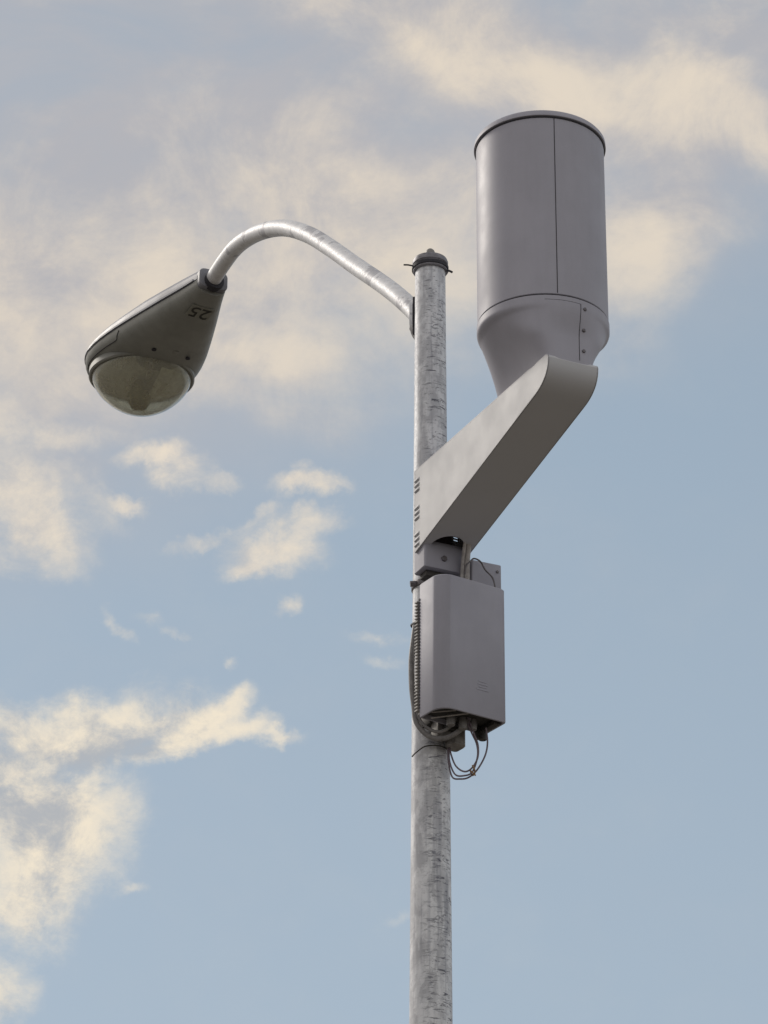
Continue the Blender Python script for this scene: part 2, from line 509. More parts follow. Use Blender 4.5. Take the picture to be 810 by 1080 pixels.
def plate(outer, holes, thick):
    """flat sheet with cut-outs, drawn in its own xy plane, returned as a mesh"""
    cu = bpy.data.curves.new('plate', 'CURVE'); cu.dimensions = '2D'; cu.fill_mode = 'BOTH'
    cu.extrude = thick / 2
    for pts in [outer] + holes:
        sp = cu.splines.new('POLY'); sp.points.add(len(pts) - 1); sp.use_cyclic_u = True
        for q, p in zip(sp.points, pts): q.co = (p[0], p[1], 0, 1)
    ob = bpy.data.objects.new('plate', cu)
    COL.objects.link(ob)
    dg = bpy.context.evaluated_depsgraph_get(); dg.update()
    me = bpy.data.meshes.new_from_object(ob.evaluated_get(dg))
    bpy.data.objects.remove(ob); bpy.data.curves.remove(cu)
    return me


def hexbolt(bm, c, axis, r=0.009, h=0.008, shank=0.0, seg=6):
    a = Vector(axis).normalized()
    n = a.orthogonal().normalized(); b = a.cross(n)
    c = Vector(c)
    def ring(o, rr, s): return [bm.verts.new(c + a * o + (n * math.cos(2 * math.pi * k / s) + b * math.sin(2 * math.pi * k / s)) * rr) for k in range(s)]
    rs = [ring(0, r, seg), ring(h * 0.8, r, seg), ring(h, r * 0.82, seg)]
    for p, q in zip(rs, rs[1:]):
        for k in range(seg): bm.faces.new((p[k], p[(k + 1) % seg], q[(k + 1) % seg], q[k]))
    bm.faces.new(rs[0][::-1]); bm.faces.new(rs[-1])


# ------------------------------------------------------------------ ground and sky
def _ground(q, b):
    o = q.n('ShaderNodeTexCoord').outputs['Object']
    n = q.noise(o, 0.15, 6.0, 0.6); f = q.noise(o, 6.0, 6.0, 0.7)
    c = q.mix(q.rng(n, 0.35, 0.65), (0.15, 0.13, 0.11, 1), (0.11, 0.105, 0.075, 1))
    c = q.mix(q.rng(f, 0.3, 0.7), c, (0.17, 0.15, 0.13, 1))
    q.put(b.inputs['Base Color'], c); b.inputs['Roughness'].default_value = 0.95
    bump(q, b, f, 0.6, 0.05)


bm = bmesh.new()
ringsg = []
for r in (0.0, 3.0, 10.0, 40.0, 150.0, 600.0, 2500.0):
    if r == 0: ringsg.append([bm.verts.new((0, 0, 0))])
    else: ringsg.append([bm.verts.new((r * math.cos(2 * math.pi * i / 48), r * math.sin(2 * math.pi * i / 48), 0)) for i in range(48)])
for i in range(48): bm.faces.new((ringsg[0][0], ringsg[1][i], ringsg[1][(i + 1) % 48]))
for a, b in zip(ringsg[1:], ringsg[2:]):
    for i in range(48): bm.faces.new((a[i], b[i], b[(i + 1) % 48], a[(i + 1) % 48]))
gr = fin(bm, 'ground', material('dry_grass_ground', _ground))
gr['kind'] = 'structure'

PX, PY = 0.1325, 8.46                     # pole axis


def polar(a):                              # unit vector at bearing a, right of the view line
    return Vector((math.cos(a), math.sin(a), 0))


# ------------------------------------------------------------------ street lamp: pole, arm, head
lamp = empty('street_lamp', (PX, PY, 0), 0, 'tapering galvanised street lamp pole whose curved arm ends in a dark drop-lens lamp head', 'street lamp')


def prad(z): return 0.0445 + (6.66 - z) * 0.0055


bm = bmesh.new()
prof = [(prad(0), 0.0)] + [(prad(z * 0.25), z * 0.25) for z in range(1, 27)] + [(prad(6.66), 6.66)]
lathe(bm, prof, 64)
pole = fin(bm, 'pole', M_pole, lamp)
bm = bmesh.new()
lathe(bm, [(0.11, 0.012), (0.115, 0.02), (0.115, 0.03), (0.095, 0.05), (0.0855, 0.09)], 48)
fin(bm, 'base_flange', M_steel, lamp)
# cap: skirt, dome, nub
bm = bmesh.new()
lathe(bm, [(0.0495, 6.628), (0.0515, 6.631), (0.052, 6.640), (0.0500, 6.643), (0.0500, 6.650), (0.0525, 6.653), (0.053, 6.662), (0.050, 6.670), (0.034, 6.680), (0.022, 6.686)], 64)
cap = fin(bm, 'pole_cap', M_capgrey, lamp, 30)
bm = bmesh.new()
lathe(bm, [(0.0155, 6.680), (0.015, 6.695), (0.012, 6.704), (0.007, 6.709), (0.002, 6.711)], 32)
fin(bm, 'cap_nub', M_steel, cap)
bm = bmesh.new()
lathe(bm, [(0.0504, 6.634), (0.0545, 6.636), (0.0545, 6.646), (0.0504, 6.648)], 64)
tube(bm, [(-0.05, -0.012, 6.645), (-0.066, -0.014, 6.647), (-0.079, -0.016, 6.646)], 0.0025, 8)
tube(bm, [(0.050, -0.014, 6.628), (0.056, -0.02, 6.624), (0.064, -0.024, 6.617)], 0.0035, 8)
fin(bm, 'strap_band', M_gasket, lamp)

# pipe arm, rising away to the left and levelling off
AD = Vector((-math.cos(R(65)), math.sin(R(65)), 0))
sz = [(0.040, 6.478), (0.12, 6.566), (0.235, 6.678), (0.36, 6.790), (0.54, 6.945), (0.73, 7.112), (0.92, 7.268), (1.12, 7.402), (1.33, 7.500), (1.53, 7.562), (1.70, 7.584), (1.93, 7.582)]
path = [AD * s + Vector((0.906, 0.423, 0)) * max(0.0, (s - 1.45) * 0.082) + Vector((0, 0, z)) for s, z in sz]
bm = bmesh.new()
pts = catmull(path, 8)
tube(bm, pts, 0.0285, 32)
pipe = fin(bm, 'arm_pipe', M_arm, lamp)
# mounting saddle: curved plate hugging the pole
bm = bmesh.new()
seg = 14
a0 = math.atan2(AD.y, AD.x)
outer = []
for k in range(seg + 1):
    t = -1 + 2 * k / seg
    hz = 0.072 * math.sqrt(max(0.02, 1 - 0.80 * t * t))
    for zz, rr in ((-hz, 0.0535), (hz, 0.0535), (hz, 0.0620), (-hz, 0.0620)):
        a = a0 + t * 1.0
        outer.append(bm.verts.new((rr * math.cos(a), rr * math.sin(a), 6.492 + zz)))
for k in range(seg):
    for j in range(4):
        bm.faces.new((outer[k * 4 + j], outer[k * 4 + (j + 1) % 4], outer[k * 4 + 4 + (j + 1) % 4], outer[k * 4 + 4 + j]))
bm.faces.new(outer[:4]); bm.faces.new(outer[-4:][::-1])
sad = fin(bm, 'mounting_plate', M_arm, lamp)
bm = bmesh.new()
rs = []
for k in range(13):
    a = a0 - 0.85 + 1.7 * k / 12
    rs.append([bm.verts.new((rr * math.cos(a), rr * math.sin(a), z)) for z, rr in ((6.43, 0.044), (6.555, 0.044), (6.555, 0.0538), (6.43, 0.0538))])
for p, q in zip(rs, rs[1:]):
    for j in range(4): bm.faces.new((p[j], p[(j + 1) % 4], q[(j + 1) % 4], q[j]))
bm.faces.new(rs[0]); bm.faces.new(rs[-1][::-1])
fin(bm, 'saddle_gap_shade', M_gasket, sad)  # dark liner added to stand for the shaded gap between plate and pole
for t, z in ((-0.55, 6.455), (0.62, 6.455), (-0.55, 6.53), (0.62, 6.53)):
    a = a0 + t; d = Vector((math.cos(a), math.sin(a), 0))
    bm = bmesh.new(); hexbolt(bm, d * 0.0615 + Vector((0, 0, z)), d, 0.007, 0.006)
    fin(bm, 'bolt', M_bolt, sad)

# lamp head, own frame: +x along the head axis away from the neck, z up
HA = R(180 - 64)
head = bpy.data.objects.new('lamp_head', None); COL.objects.link(head); head.parent = lamp
head.location = (-0.7484, 1.6831, 7.580); head.rotation_euler = (0, R(0), HA)
HL = 0.865                                  # length
LC = 0.635                                 # lens centre


def interp(tab, s):
    for (a, va), (b, vb) in zip(tab, tab[1:]):
        if s <= b:
            t = (s - a) / (b - a); return va + (vb - va) * t
    return tab[-1][1]


def halfw(s):
    if s > LC: return 0.209 * math.sqrt(max(0.0, 1 - ((s - LC) / (HL - LC)) ** 2))
    return interp([(0, 0.056), (0.08, 0.076), (0.2, 0.112), (0.32, 0.146), (0.44, 0.178), (0.52, 0.196), (0.58, 0.206), (LC, 0.209)], s)


def depth(s):
    return interp([(0, 0.046), (0.1, 0.060), (0.3, 0.078), (0.45, 0.080), (0.6, 0.070), (0.8, 0.062), (0.87, 0.055)], s)


def topz(s):
    return interp([(0, 0.050), (0.1, 0.066), (0.3, 0.082), (0.5, 0.076), (0.65, 0.060), (0.78, 0.040), (0.87, 0.02)], s)


st = [0, 0.02] + [0.05 * k for k in range(1, 14)] + [LC + (HL - LC) * math.sin(math.pi / 2 * k / 12) for k in range(1, 13)]
st[-1] = HL - 0.0006


def shell(kind):
    bm = bmesh.new(); rings = []
    n = 20
    for s in st:
        w = max(halfw(s), 0.004); r = []
        for k in range(n + 1):
            t = math.pi * k / n
            c, sn = math.cos(t), math.sin(t)
            if kind == 'low':
                e = 0.62
                x = w * (abs(c) ** 0.75) * (1 if c > 0 else -1)
                # sides lean inward toward the flat bottom
                y = -depth(s) * (sn ** e) * min(1.0, w / 0.05)
                x *= 1.0 - 0.16 * (sn ** 2)
            else:
                x = w * 1.0 * (abs(c) ** 0.8) * (1 if c > 0 else -1)
                y = 0.004 + topz(s) * (sn ** 0.65) * min(1.0, w / 0.06)
            r.append(bm.verts.new((s, x, y)))
        rings.append(r)
    for a, b in zip(rings, rings[1:]):
        for k in range(n): bm.faces.new((a[k], b[k], b[k + 1], a[k + 1]))
    bm.faces.new(rings[0]); bm.faces.new(rings[-1][::-1])
    for a, b in zip(rings, rings[1:]): bm.faces.new((a[0], a[-1], b[-1], b[0]))
    return bm


low = fin(shell('low'), 'lower_housing', M_lamp, head, 50)
top = fin(shell('top'), 'top_cover', M_lamptop, head, 50)
# rim lip that runs round the seam
def rim_pts(off, z, s0=0.015):
    L = [(s, halfw(s) + off, z) for s in st if s >= s0]
    return L + [(x, -y, zz) for x, y, zz in reversed(L[:-1])]


def lip(bm, off0, off1, z0, z1, s0=0.015):
    rows = [rim_pts(off0, z0, s0), rim_pts(off1, z0, s0), rim_pts(off1, z1, s0), rim_pts(off0, z1, s0)]
    V = [[bm.verts.new(p) for p in r] for r in rows]
    for j in range(4):
        a, b = V[j], V[(j + 1) % 4]
        for i in range(len(a) - 1): bm.faces.new((a[i], a[i + 1], b[i + 1], b[i]))
    for i in (0, -1): bm.faces.new([r[i] for r in V])


bm = bmesh.new(); lip(bm, -0.01, 0.0012, -0.0015, 0.0045)
fin(bm, 'seam_gasket', M_gasket, head)
bm = bmesh.new(); lip(bm, -0.004, 0.0035, 0.004, 0.011)
fin(bm, 'cover_lip', M_lamptop, head)
# door outline groove on the left flank, and nose latch panel
bm = bmesh.new()
gl = []
for s, q in ((0.435, 0.2), (0.45, 0.6), (0.465, 0.98), (0.52, 1.0), (0.58, 1.0), (0.64, 1.0), (0.70, 1.0), (0.76, 1.0)):
    w = halfw(s)
    t = 0.34 * q
    sn = math.sin(t); c = math.cos(t)
    gl.append((s, (w * c ** 0.75) * (1 - 0.16 * sn ** 2) + 0.0004, -depth(s) * sn ** 0.62 * min(1, w / 0.05)))
tube(bm, catmull(gl, 5), 0.0016, 6)
fin(bm, 'door_groove', M_gasket, head)

# lens ring + drop lens
bm = bmesh.new()
def ringlathe(bm, prof, cx, seg=72):
    rs = [[bm.verts.new((cx + r * math.cos(2 * math.pi * i / seg), r * math.sin(2 * math.pi * i / seg), z)) for i in range(seg)] for r, z in prof]
    for a, b in zip(rs, rs[1:] + rs[:1]):
        for i in range(seg): bm.faces.new((a[i], a[(i + 1) % seg], b[(i + 1) % seg], b[i]))
ringlathe(bm, [(0.178, -0.045), (0.194, -0.045), (0.195, -0.068), (0.190, -0.073), (0.183, -0.072)], LC + 0.005)
ring = fin(bm, 'lens_ring', M_lamp, head)
bm = bmesh.new()
key = [(1.0, 0.0), (0.985, 0.10), (0.93, 0.26), (0.83, 0.44), (0.69, 0.62), (0.52, 0.78), (0.34, 0.90), (0.17, 0.975), (0.01, 1.0)]
kk = catmull([(a, b, 0) for a, b in key], 4)
prof = [(max(0.001, 0.1835 * p.x), -0.066 - 0.143 * p.y) for p in kk]
lathe(bm, [(r, z) for r, z in prof], 72, (LC + 0.005, 0), capb=False)
lens = fin(bm, 'lens', M_glass, head)
sol = lens.modifiers.new('wall', 'SOLIDIFY'); sol.thickness = 0.003
bm = bmesh.new()
lathe(bm, [(0.176, -0.073), (0.172, -0.0705)], 48, (LC + 0.005, 0))
refl = fin(bm, 'reflector', M_reflector, head)
# folded bright wing on one side of the optic
bm = bmesh.new()
wv_ = [(LC - 0.12, -0.03, -0.076), (LC + 0.02, -0.02, -0.165), (LC + 0.13, -0.06, -0.085), (LC + 0.08, -0.135, -0.080), (LC - 0.02, -0.16, -0.080), (LC - 0.11, -0.11, -0.078)]
bot = [bm.verts.new(p) for p in wv_]; tp = [bm.verts.new((p[0], p[1], p[2] + 0.004)) for p in wv_]
cb, ct = bm.verts.new((LC + 0.0, -0.09, -0.105)), bm.verts.new((LC + 0.0, -0.09, -0.101))
for k in range(6):
    k2 = (k + 1) % 6
    bm.faces.new((bot[k], bot[k2], cb)); bm.faces.new((tp[k2], tp[k], ct)); bm.faces.new((bot[k2], bot[k], tp[k], tp[k2]))
fin(bm, 'reflector_wing', M_reflector2, refl)
bm = bmesh.new()
lathe(bm, [(0.008, -0.186), (0.030, -0.180), (0.042, -0.162), (0.042, -0.13), (0.030, -0.10), (0.020, -0.074)], 32, (LC + 0.02, 0.0))
fin(bm, 'bulb', M_bulb, head)

# neck: collar clamp + dark opening round the pipe
bm = bmesh.new()
pts = []
for s, k in ((-0.022, 0.98), (-0.018, 1.04), (0.018, 1.06), (0.024, 1.0)):
    pts.append((s, k))
rs = []
for s, k in pts:
    r = []
    for (y, z) in rrect(0.052 * k, 0.036 * k, 0.020, 5):
        r.append(bm.verts.new((s, y, z + 0.006)))
    rs.append(r)
n = len(rs[0])
for a, b in zip(rs, rs[1:]):
    for i in range(n): bm.faces.new((a[i], a[(i + 1) % n], b[(i + 1) % n], b[i]))
bm.faces.new(rs[0][::-1]); bm.faces.new(rs[-1])
fin(bm, 'neck_collar', M_collar, head)
bm = bmesh.new()
tube(bm, [(-0.036, 0, -0.003), (-0.030, 0, -0.003), (-0.010, 0, -0.003)], [0.033, 0.036, 0.036], 32)
fin(bm, 'neck_gasket', M_gasket, head)
bm = bmesh.new()
lathe(bm, [(0.014, 0.07), (0.014, 0.094), (0.010, 0.104)], 20, (0.23, 0.0))
fin(bm, 'photocell_stub', M_gasket, head)
for s, y in ((0.400, 0.050), (0.405, -0.085)):
    bm = bmesh.new(); hexbolt(bm, (s, y, -depth(s) * 0.985), (0, 0, -1), 0.009, 0.005, seg=10)
    fin(bm, 'screw', M_gasket, head)
bm = bmesh.new()
hexbolt(bm, (0.385, -0.03, -depth(0.385) * 0.985), (0, 0, -1), 0.011, 0.004, seg=12)
fin(bm, 'latch', M_lamp, head)


def text_mesh(body, size, ext=0.0006, res=4):
    cu = bpy.data.curves.new('t', 'FONT'); cu.body = body; cu.size = size; cu.extrude = ext
    cu.align_x = 'CENTER'; cu.align_y = 'CENTER'; cu.offset = 0.0; cu.resolution_u = res
    ob = bpy.data.objects.new('t', cu); COL.objects.link(ob)
    dg = bpy.context.evaluated_depsgraph_get(); dg.update()
    me = bpy.data.meshes.new_from_object(ob.evaluated_get(dg))
    bpy.data.objects.remove(ob); bpy.data.curves.remove(cu)
    return me


# number decal on the flat underside near the neck, read from the neck side
bm = bmesh.new(); box(bm, (-0.044, -0.034, -0.0006), (0.044, 0.034, 0.0006))
st_o = fin(bm, 'number_sticker', M_sticker, head)
_a = R(8)
_mm = Matrix(((0, math.cos(_a), -math.sin(_a)), (1, 0, 0), (0, -math.sin(_a), -math.cos(_a)))).to_4x4()
st_o.matrix_local = Matrix.Translation((0.108, -0.004, -0.0624)) @ _mm @ Matrix.Rotation(R(-3), 4, 'Z')
tm = text_mesh('25', 0.080)
tx = link('number', tm, M_ink, st_o, smooth=False, loc=(0, 0, 0.0014))

# ------------------------------------------------------------------ antenna canister on its shroud arm
UA = R(25)
ant = empty('canister_antenna', (PX, PY, 5.60), UA, 'grey cylindrical canister antenna standing on a wedge-shaped shroud arm bolted to the pole', 'antenna')
Z0 = 5.60
# frame here: x = v (right), y = -u (away), so "towards the camera" is -y


def shroud_pts():
    b = [(0.052, 5.927), (0.052, 5.668), (0.785, 5.812)]
    # rounded nose from the sloping underside up to the flat top
    c = []
    for k in range(1, 11):
        t = k / 10
        p0, p1, p2 = Vector((0.785, 5.812)), Vector((0.866, 5.828)), Vector((0.866, 5.890))
        c.append(tuple((1 - t) ** 2 * p0 + 2 * t * (1 - t) * p1 + t * t * p2))
    return b + c + [(0.862, 5.898), (0.852, 5.902)]


SP = shroud_pts()
VW = 0.0735
# side plates: plate xy = (u, z)
def slots():
    H = []
    for zc in (5.868, 5.780, 5.697):
        for k in (-1, 0, 1):
            z = zc + k * 0.016
            H.append([(0.060, z - 0.0009), (0.082, z - 0.0009), (0.086, z), (0.082, z + 0.0009), (0.060, z + 0.0009), (0.057, z)])
    return H


def put_side(name, v):
    me = plate([(a, b - Z0) for a, b in SP], [[(a, b - Z0) for a, b in h] for h in slots()], 0.004)
    M = Matrix(((0, 0, 1, v), (-1, 0, 0, 0), (0, 1, 0, 0), (0, 0, 0, 1)))
    me.transform(M)
    return me


bm = bmesh.new()
bm.from_mesh(put_side('l', -VW)); bm.from_mesh(put_side('r', VW))
# top, rear closing sheet and the curved underside strip with its arched cut-out
def strip(bm, line, hw, t=0.004, arch=None):
    ln = [Vector((0, -a, b - Z0)) for a, b in line]
    nrm = []
    for i, p in enumerate(ln):
        d = (ln[min(i + 1, len(ln) - 1)] - ln[max(i - 1, 0)]).normalized()
        nrm.append(d.cross(Vector((1, 0, 0))))
    L, Rr = [], []
    for p, nn in zip(ln, nrm):
        L.append([bm.verts.new(p + Vector((-hw, 0, 0)) + nn * s) for s in (0, t)])
        Rr.append([bm.verts.new(p + Vector((hw, 0, 0)) + nn * s) for s in (0, t)])
    for i in range(len(ln) - 1):
        bm.faces.new((L[i][0], L[i + 1][0], Rr[i + 1][0], Rr[i][0]))
        bm.faces.new((L[i][1], Rr[i][1], Rr[i + 1][1], L[i + 1][1]))
        bm.faces.new((L[i][0], L[i][1], L[i + 1][1], L[i + 1][0]))
        bm.faces.new((Rr[i][0], Rr[i + 1][0], Rr[i + 1][1], Rr[i][1]))
    for i in (0, -1): bm.faces.new((L[i][0], Rr[i][0], Rr[i][1], L[i][1]))


HW = VW + 0.002
ARCH_U = 0.185
def und(u): return 5.668 + (u - 0.052) * (5.812 - 5.668) / (0.785 - 0.052)
nose = [p for p in SP[2:]]
line = [(0.0525, und(0.0525)), (0.4, und(0.4))] + nose
sl = math.atan2(5.812 - 5.668, 0.785 - 0.052)
# underside and nose in one sheet; the arched cable opening is cut out of it
sb = bmesh.new(); strip(sb, line, HW); bmesh.ops.recalc_face_normals(sb, faces=sb.faces)
sme = bpy.data.meshes.new('s'); sb.to_mesh(sme); sb.free(); so = bpy.data.objects.new('s', sme); COL.objects.link(so)
arch = []
for k in range(0, 17):
    t = math.pi * k / 16
    arch.append((-0.050 * math.cos(t), -(0.085 + 0.072 * math.sin(t) ** 0.8)))
arch += [(0.050, -0.02), (-0.050, -0.02)]
cb_ = bmesh.new(); prism(cb_, arch, 5.60 - Z0, 5.74 - Z0); bmesh.ops.recalc_face_normals(cb_, faces=cb_.faces)
cme = bpy.data.meshes.new('c'); cb_.to_mesh(cme); cb_.free(); co = bpy.data.objects.new('c', cme); COL.objects.link(co)
bo = so.modifiers.new('b', 'BOOLEAN'); bo.operation = 'DIFFERENCE'; bo.object = co; bo.solver = 'EXACT'
dg = bpy.context.evaluated_depsgraph_get(); dg.update()
cut = bpy.data.meshes.new_from_object(so.evaluated_get(dg))
bpy.data.objects.remove(so); bpy.data.objects.remove(co)
bm.from_mesh(cut)
strip(bm, [(0.852, 5.902), (0.40, 5.9146), (0.052, 5.927)], HW)
me = plate([(-HW, 5.69 - Z0), (HW, 5.69 - Z0), (HW, 5.925 - Z0), (-HW, 5.925 - Z0)], [[(0.0455, z - Z0), (0.060, z - 0.001 - Z0), (0.060, z + 0.003 - Z0), (0.0455, z + 0.004 - Z0)] for z in (5.7325, 5.7410, 5.7495)], 0.003)
me.transform(Matrix(((1, 0, 0, 0), (0, 0, 1, -0.0535), (0, 1, 0, 0), (0, 0, 0, 1))))
bm.from_mesh(me)
shroud = fin(bm, 'shroud_arm', M_shroud, ant, 28)
bv = shroud.modifiers.new('ease', 'BEVEL'); bv.width = 0.0015; bv.segments = 1; bv.limit_method = 'ANGLE'; bv.angle_limit = R(50)
# pressed louvre hoods beside each slot on the left cheek
for v, sgn in ((-VW - 0.002, -1), (VW + 0.002, 1)):
    for zc in (5.868, 5.780, 5.697):
        for k in (-1, 0, 1):
            z = zc + k * 0.016 + 0.002 - Z0
            bm = bmesh.new(); rs = []
            for uu, e in ((0.054, 0.5), (0.058, 1.0), (0.078, 1.0), (0.083, 0.35)):
                rs.append([bm.verts.new((v + sgn * dx * e, -uu, z + dz)) for dx, dz in ((-0.001, 0.010), (0.0022, 0.0085), (0.0038, 0.005), (0.0036, 0.003), (0.003, 0.0022), (-0.001, 0.0022))])
            for p, q in zip(rs, rs[1:]):
                for j in range(6): bm.faces.new((p[j], p[(j + 1) % 6], q[(j + 1) % 6], q[j]))
            bm.faces.new(rs[0]); bm.faces.new(rs[-1][::-1])
            fin(bm, 'louvre', M_shroud, shroud, 40)
# inner spine you see through the arch
bm = bmesh.new(); box(bm, (-0.070, -0.62, 5.878 - Z0), (0.070, -0.056, 5.884 - Z0))
box(bm, (-0.03, -0.075, 5.70 - Z0), (0.03, -0.056, 5.88 - Z0))
fin(bm, 'inner_spine', M_inner, ant)

# radome cylinder
UC, RC = 0.700, 0.178
def rl(bm, prof, seg=128, **k): lathe(bm, [(r, z - Z0) for r, z in prof], seg, (0, -UC), **k)


bm = bmesh.new()
rl(bm, [(RC - 0.003, 6.083), (RC, 6.086), (RC, 6.648)], 160)
rad = fin(bm, 'radome', M_radome, ant)
bm = bmesh.new()
rl(bm, [(RC - 0.02, 6.641), (RC + 0.0015, 6.6415), (RC + 0.0028, 6.643), (RC + 0.0028, 6.6465)], 160, capb=False, capt=False)
fin(bm, 'lid_gasket', M_gasket, ant)
bm = bmesh.new()
rl(bm, [(RC + 0.002, 6.646), (RC + 0.0058, 6.6475), (RC + 0.0052, 6.660), (RC + 0.002, 6.6645), (RC - 0.006, 6.666)], 160)
fin(bm, 'lid', M_radome, ant)
bm = bmesh.new()
rl(bm, [(RC - 0.004, 6.075), (RC - 0.0015, 6.076), (RC - 0.0015, 6.0845), (RC - 0.004, 6.0855)], 160)
fin(bm, 'base_gasket', M_gasket, ant)
# vertical joint of the radome wrap
bm = bmesh.new()
js = R(-90) - UA + R(0)
for (ang, zlo, zhi, w) in ((R(-80 - 25), 6.088, 6.641, 0.0011),):
    d = Vector((math.cos(ang), math.sin(ang), 0)); tn = Vector((-math.sin(ang), math.cos(ang), 0)) * w
    c = Vector((0, -UC, 0))
    v = [bm.verts.new(c + d * rr + tn * s + Vector((0, 0, zz - Z0))) for zz in (zlo, zhi) for rr, s in ((RC - 0.002, -1), (RC - 0.002, 1), (RC + 0.0007, 1), (RC + 0.0007, -1))]
    for j in range(4): bm.faces.new((v[j], v[(j + 1) % 4], v[4 + (j + 1) % 4], v[4 + j]))
    bm.faces.new(v[:4]); bm.faces.new(v[4:])
joint = fin(bm, 'joint', M_seam, rad)

# fairing: round under the radome, narrowing to the arm's width, flush with the nose
bm = bmesh.new()
NS = 96
BZ = 5.885
levels = 44
rings = []
for L in range(levels + 1):
    z = 6.079 + (BZ - 6.079) * L / levels
    q = (6.079 - z) / (6.079 - 5.89)
    ring_ = []
    for i in range(NS):
        t = 2 * math.pi * i / NS
        c, s = math.cos(t), math.sin(t)
        rc = RC + 0.002
        # round section
        x1, y1 = rc * c, rc * s
        # boxed section with rounded corners: superellipse, half width 0.071
        e = 2 / 5.0 if s > 0 else 2 / 7.0
        hx = 0.0705 if s < 0 else 0.066
        x2 = hx * abs(c) ** e * (1 if c > 0 else -1)
        fy, ry = 0.165, 0.170
        y2 = (-fy if s < 0 else ry) * abs(s) ** e
        def ss(v): v = min(1, max(0, v)); return v * v * (3 - 2 * v)
        f = ss(min(0.5, (q - 0.12) / 0.95) if q < 0.595 else 0.5) + (max(0.0, q - 0.595) * 1.30 if q >= 0.595 else 0)
        f = max(0.0, f)
        ff = ss((q - 0.10) / 0.5)
        k = f
        tq = min(1.0, max(0.0, (q - 0.10) / 0.95))
        kx = (1 - (1 - tq) ** 1.45) * ss(tq / 0.12 + 0.02)
        k = kx
        x = x1 + (x2 - x1) * kx
        y = y1 + (y2 - y1) * (ff if s < 0 else k)
        ring_.append(bm.verts.new((x, y - UC, z - Z0)))
    rings.append(ring_)
for a, b in zip(rings, rings[1:]):
    for i in range(NS): bm.faces.new((a[i], b[i], b[(i + 1) % NS], a[(i + 1) % NS]))
bm.faces.new(rings[0]); bm.faces.new(rings[-1][::-1])
fair = fin(bm, 'fairing', M_radome, ant, 60)

# bracket block clamped to the pole under the shroud
bm = bmesh.new()
prism(bm, [(x, y) for x, y in rrect(0.063, 0.035, 0.006, 3, -0.006, -0.070)], 5.609 - Z0, 5.690 - Z0, 0.002)
blk = fin(bm, 'bracket_block', M_radio, ant)
bm = bmesh.new(); hexbolt(bm, (-0.009, -0.105, 5.641 - Z0), (0, -1, 0), 0.009, 0.006)
fin(bm, 'bolt', M_bolt, blk)
bm = bmesh.new()
lathe(bm, [(0.0535, 5.588 - Z0), (0.0545, 5.59 - Z0), (0.0545, 5.604 - Z0), (0.0535, 5.606 - Z0)], 48)
tube(bm, [(-0.050, -0.012, 5.596 - Z0), (-0.0665, -0.006, 5.594 - Z0)], 0.0085, 10)
fin(bm, 'clamp_band', M_bolt, ant)
bm = bmesh.new(); box(bm, (-0.055, -0.085, 5.592 - Z0), (0.045, -0.045, 5.6075 - Z0), 0.002)
fin(bm, 'clamp_jaw', M_dark, ant)
bm = bmesh.new()
tube(bm, catmull([(0.030, -0.17, 5.76 - Z0), (0.052, -0.145, 5.715 - Z0), (0.054, -0.128, 5.67 - Z0), (0.054, -0.122, 5.62 - Z0), (0.054, -0.122, 5.53 - Z0)], 8), 0.0085, 16)
tube(bm, catmull([(0.012, -0.17, 5.76 - Z0), (0.036, -0.150, 5.715 - Z0), (0.040, -0.133, 5.67 - Z0), (0.040, -0.122, 5.62 - Z0), (0.040, -0.115, 5.53 - Z0)], 8), 0.005, 12)
tag_o = fin(bm, 'conduit', M_light_pipe, ant)

# service panel line and screws on the fairing: laid on its skin by ray casting
from mathutils.bvhtree import BVHTree
bmt = bmesh.new(); bmt.from_mesh(fair.data); bvh = BVHTree.FromBMesh(bmt)


def on_fair(ang, z):
    d = Vector((math.cos(ang), math.sin(ang), 0))
    p, nrm, i, dist = bvh.ray_cast(Vector((0, -UC, z - Z0)) + d * 0.4, -d)
    return p, nrm


def on_fair_x(x, z):
    p, nrm, i, dist = bvh.ray_cast(Vector((x, -1.4, z - Z0)), Vector((0, 1, 0)))
    return p, nrm


bm = bmesh.new()
gl = [on_fair_x(0.020, 6.066 - 0.165 * k / 12)[0] for k in range(13)]
tube(bm, gl, 0.0011, 6)
gl = [on_fair_x(0.020 - 0.10 * k / 8, 6.066)[0] for k in range(9)]
tube(bm, gl, 0.0006, 6)
fin(bm, 'panel_seam', M_seam, fair)
for z in (6.054, 5.994, 5.932):
    p, nr = on_fair_x(0.033, z)
    bm = bmesh.new(); hexbolt(bm, p, nr, 0.0052, 0.003, seg=10)
    fin(bm, 'screw', M_bolt, fair)
bmt.free()

# ------------------------------------------------------------------ radio unit
BA = R(33)
rad_u = empty('radio_unit', (PX, PY, 5.137), BA, 'flat grey radio unit box with finned side clamped to the pole under the antenna arm', 'radio unit')
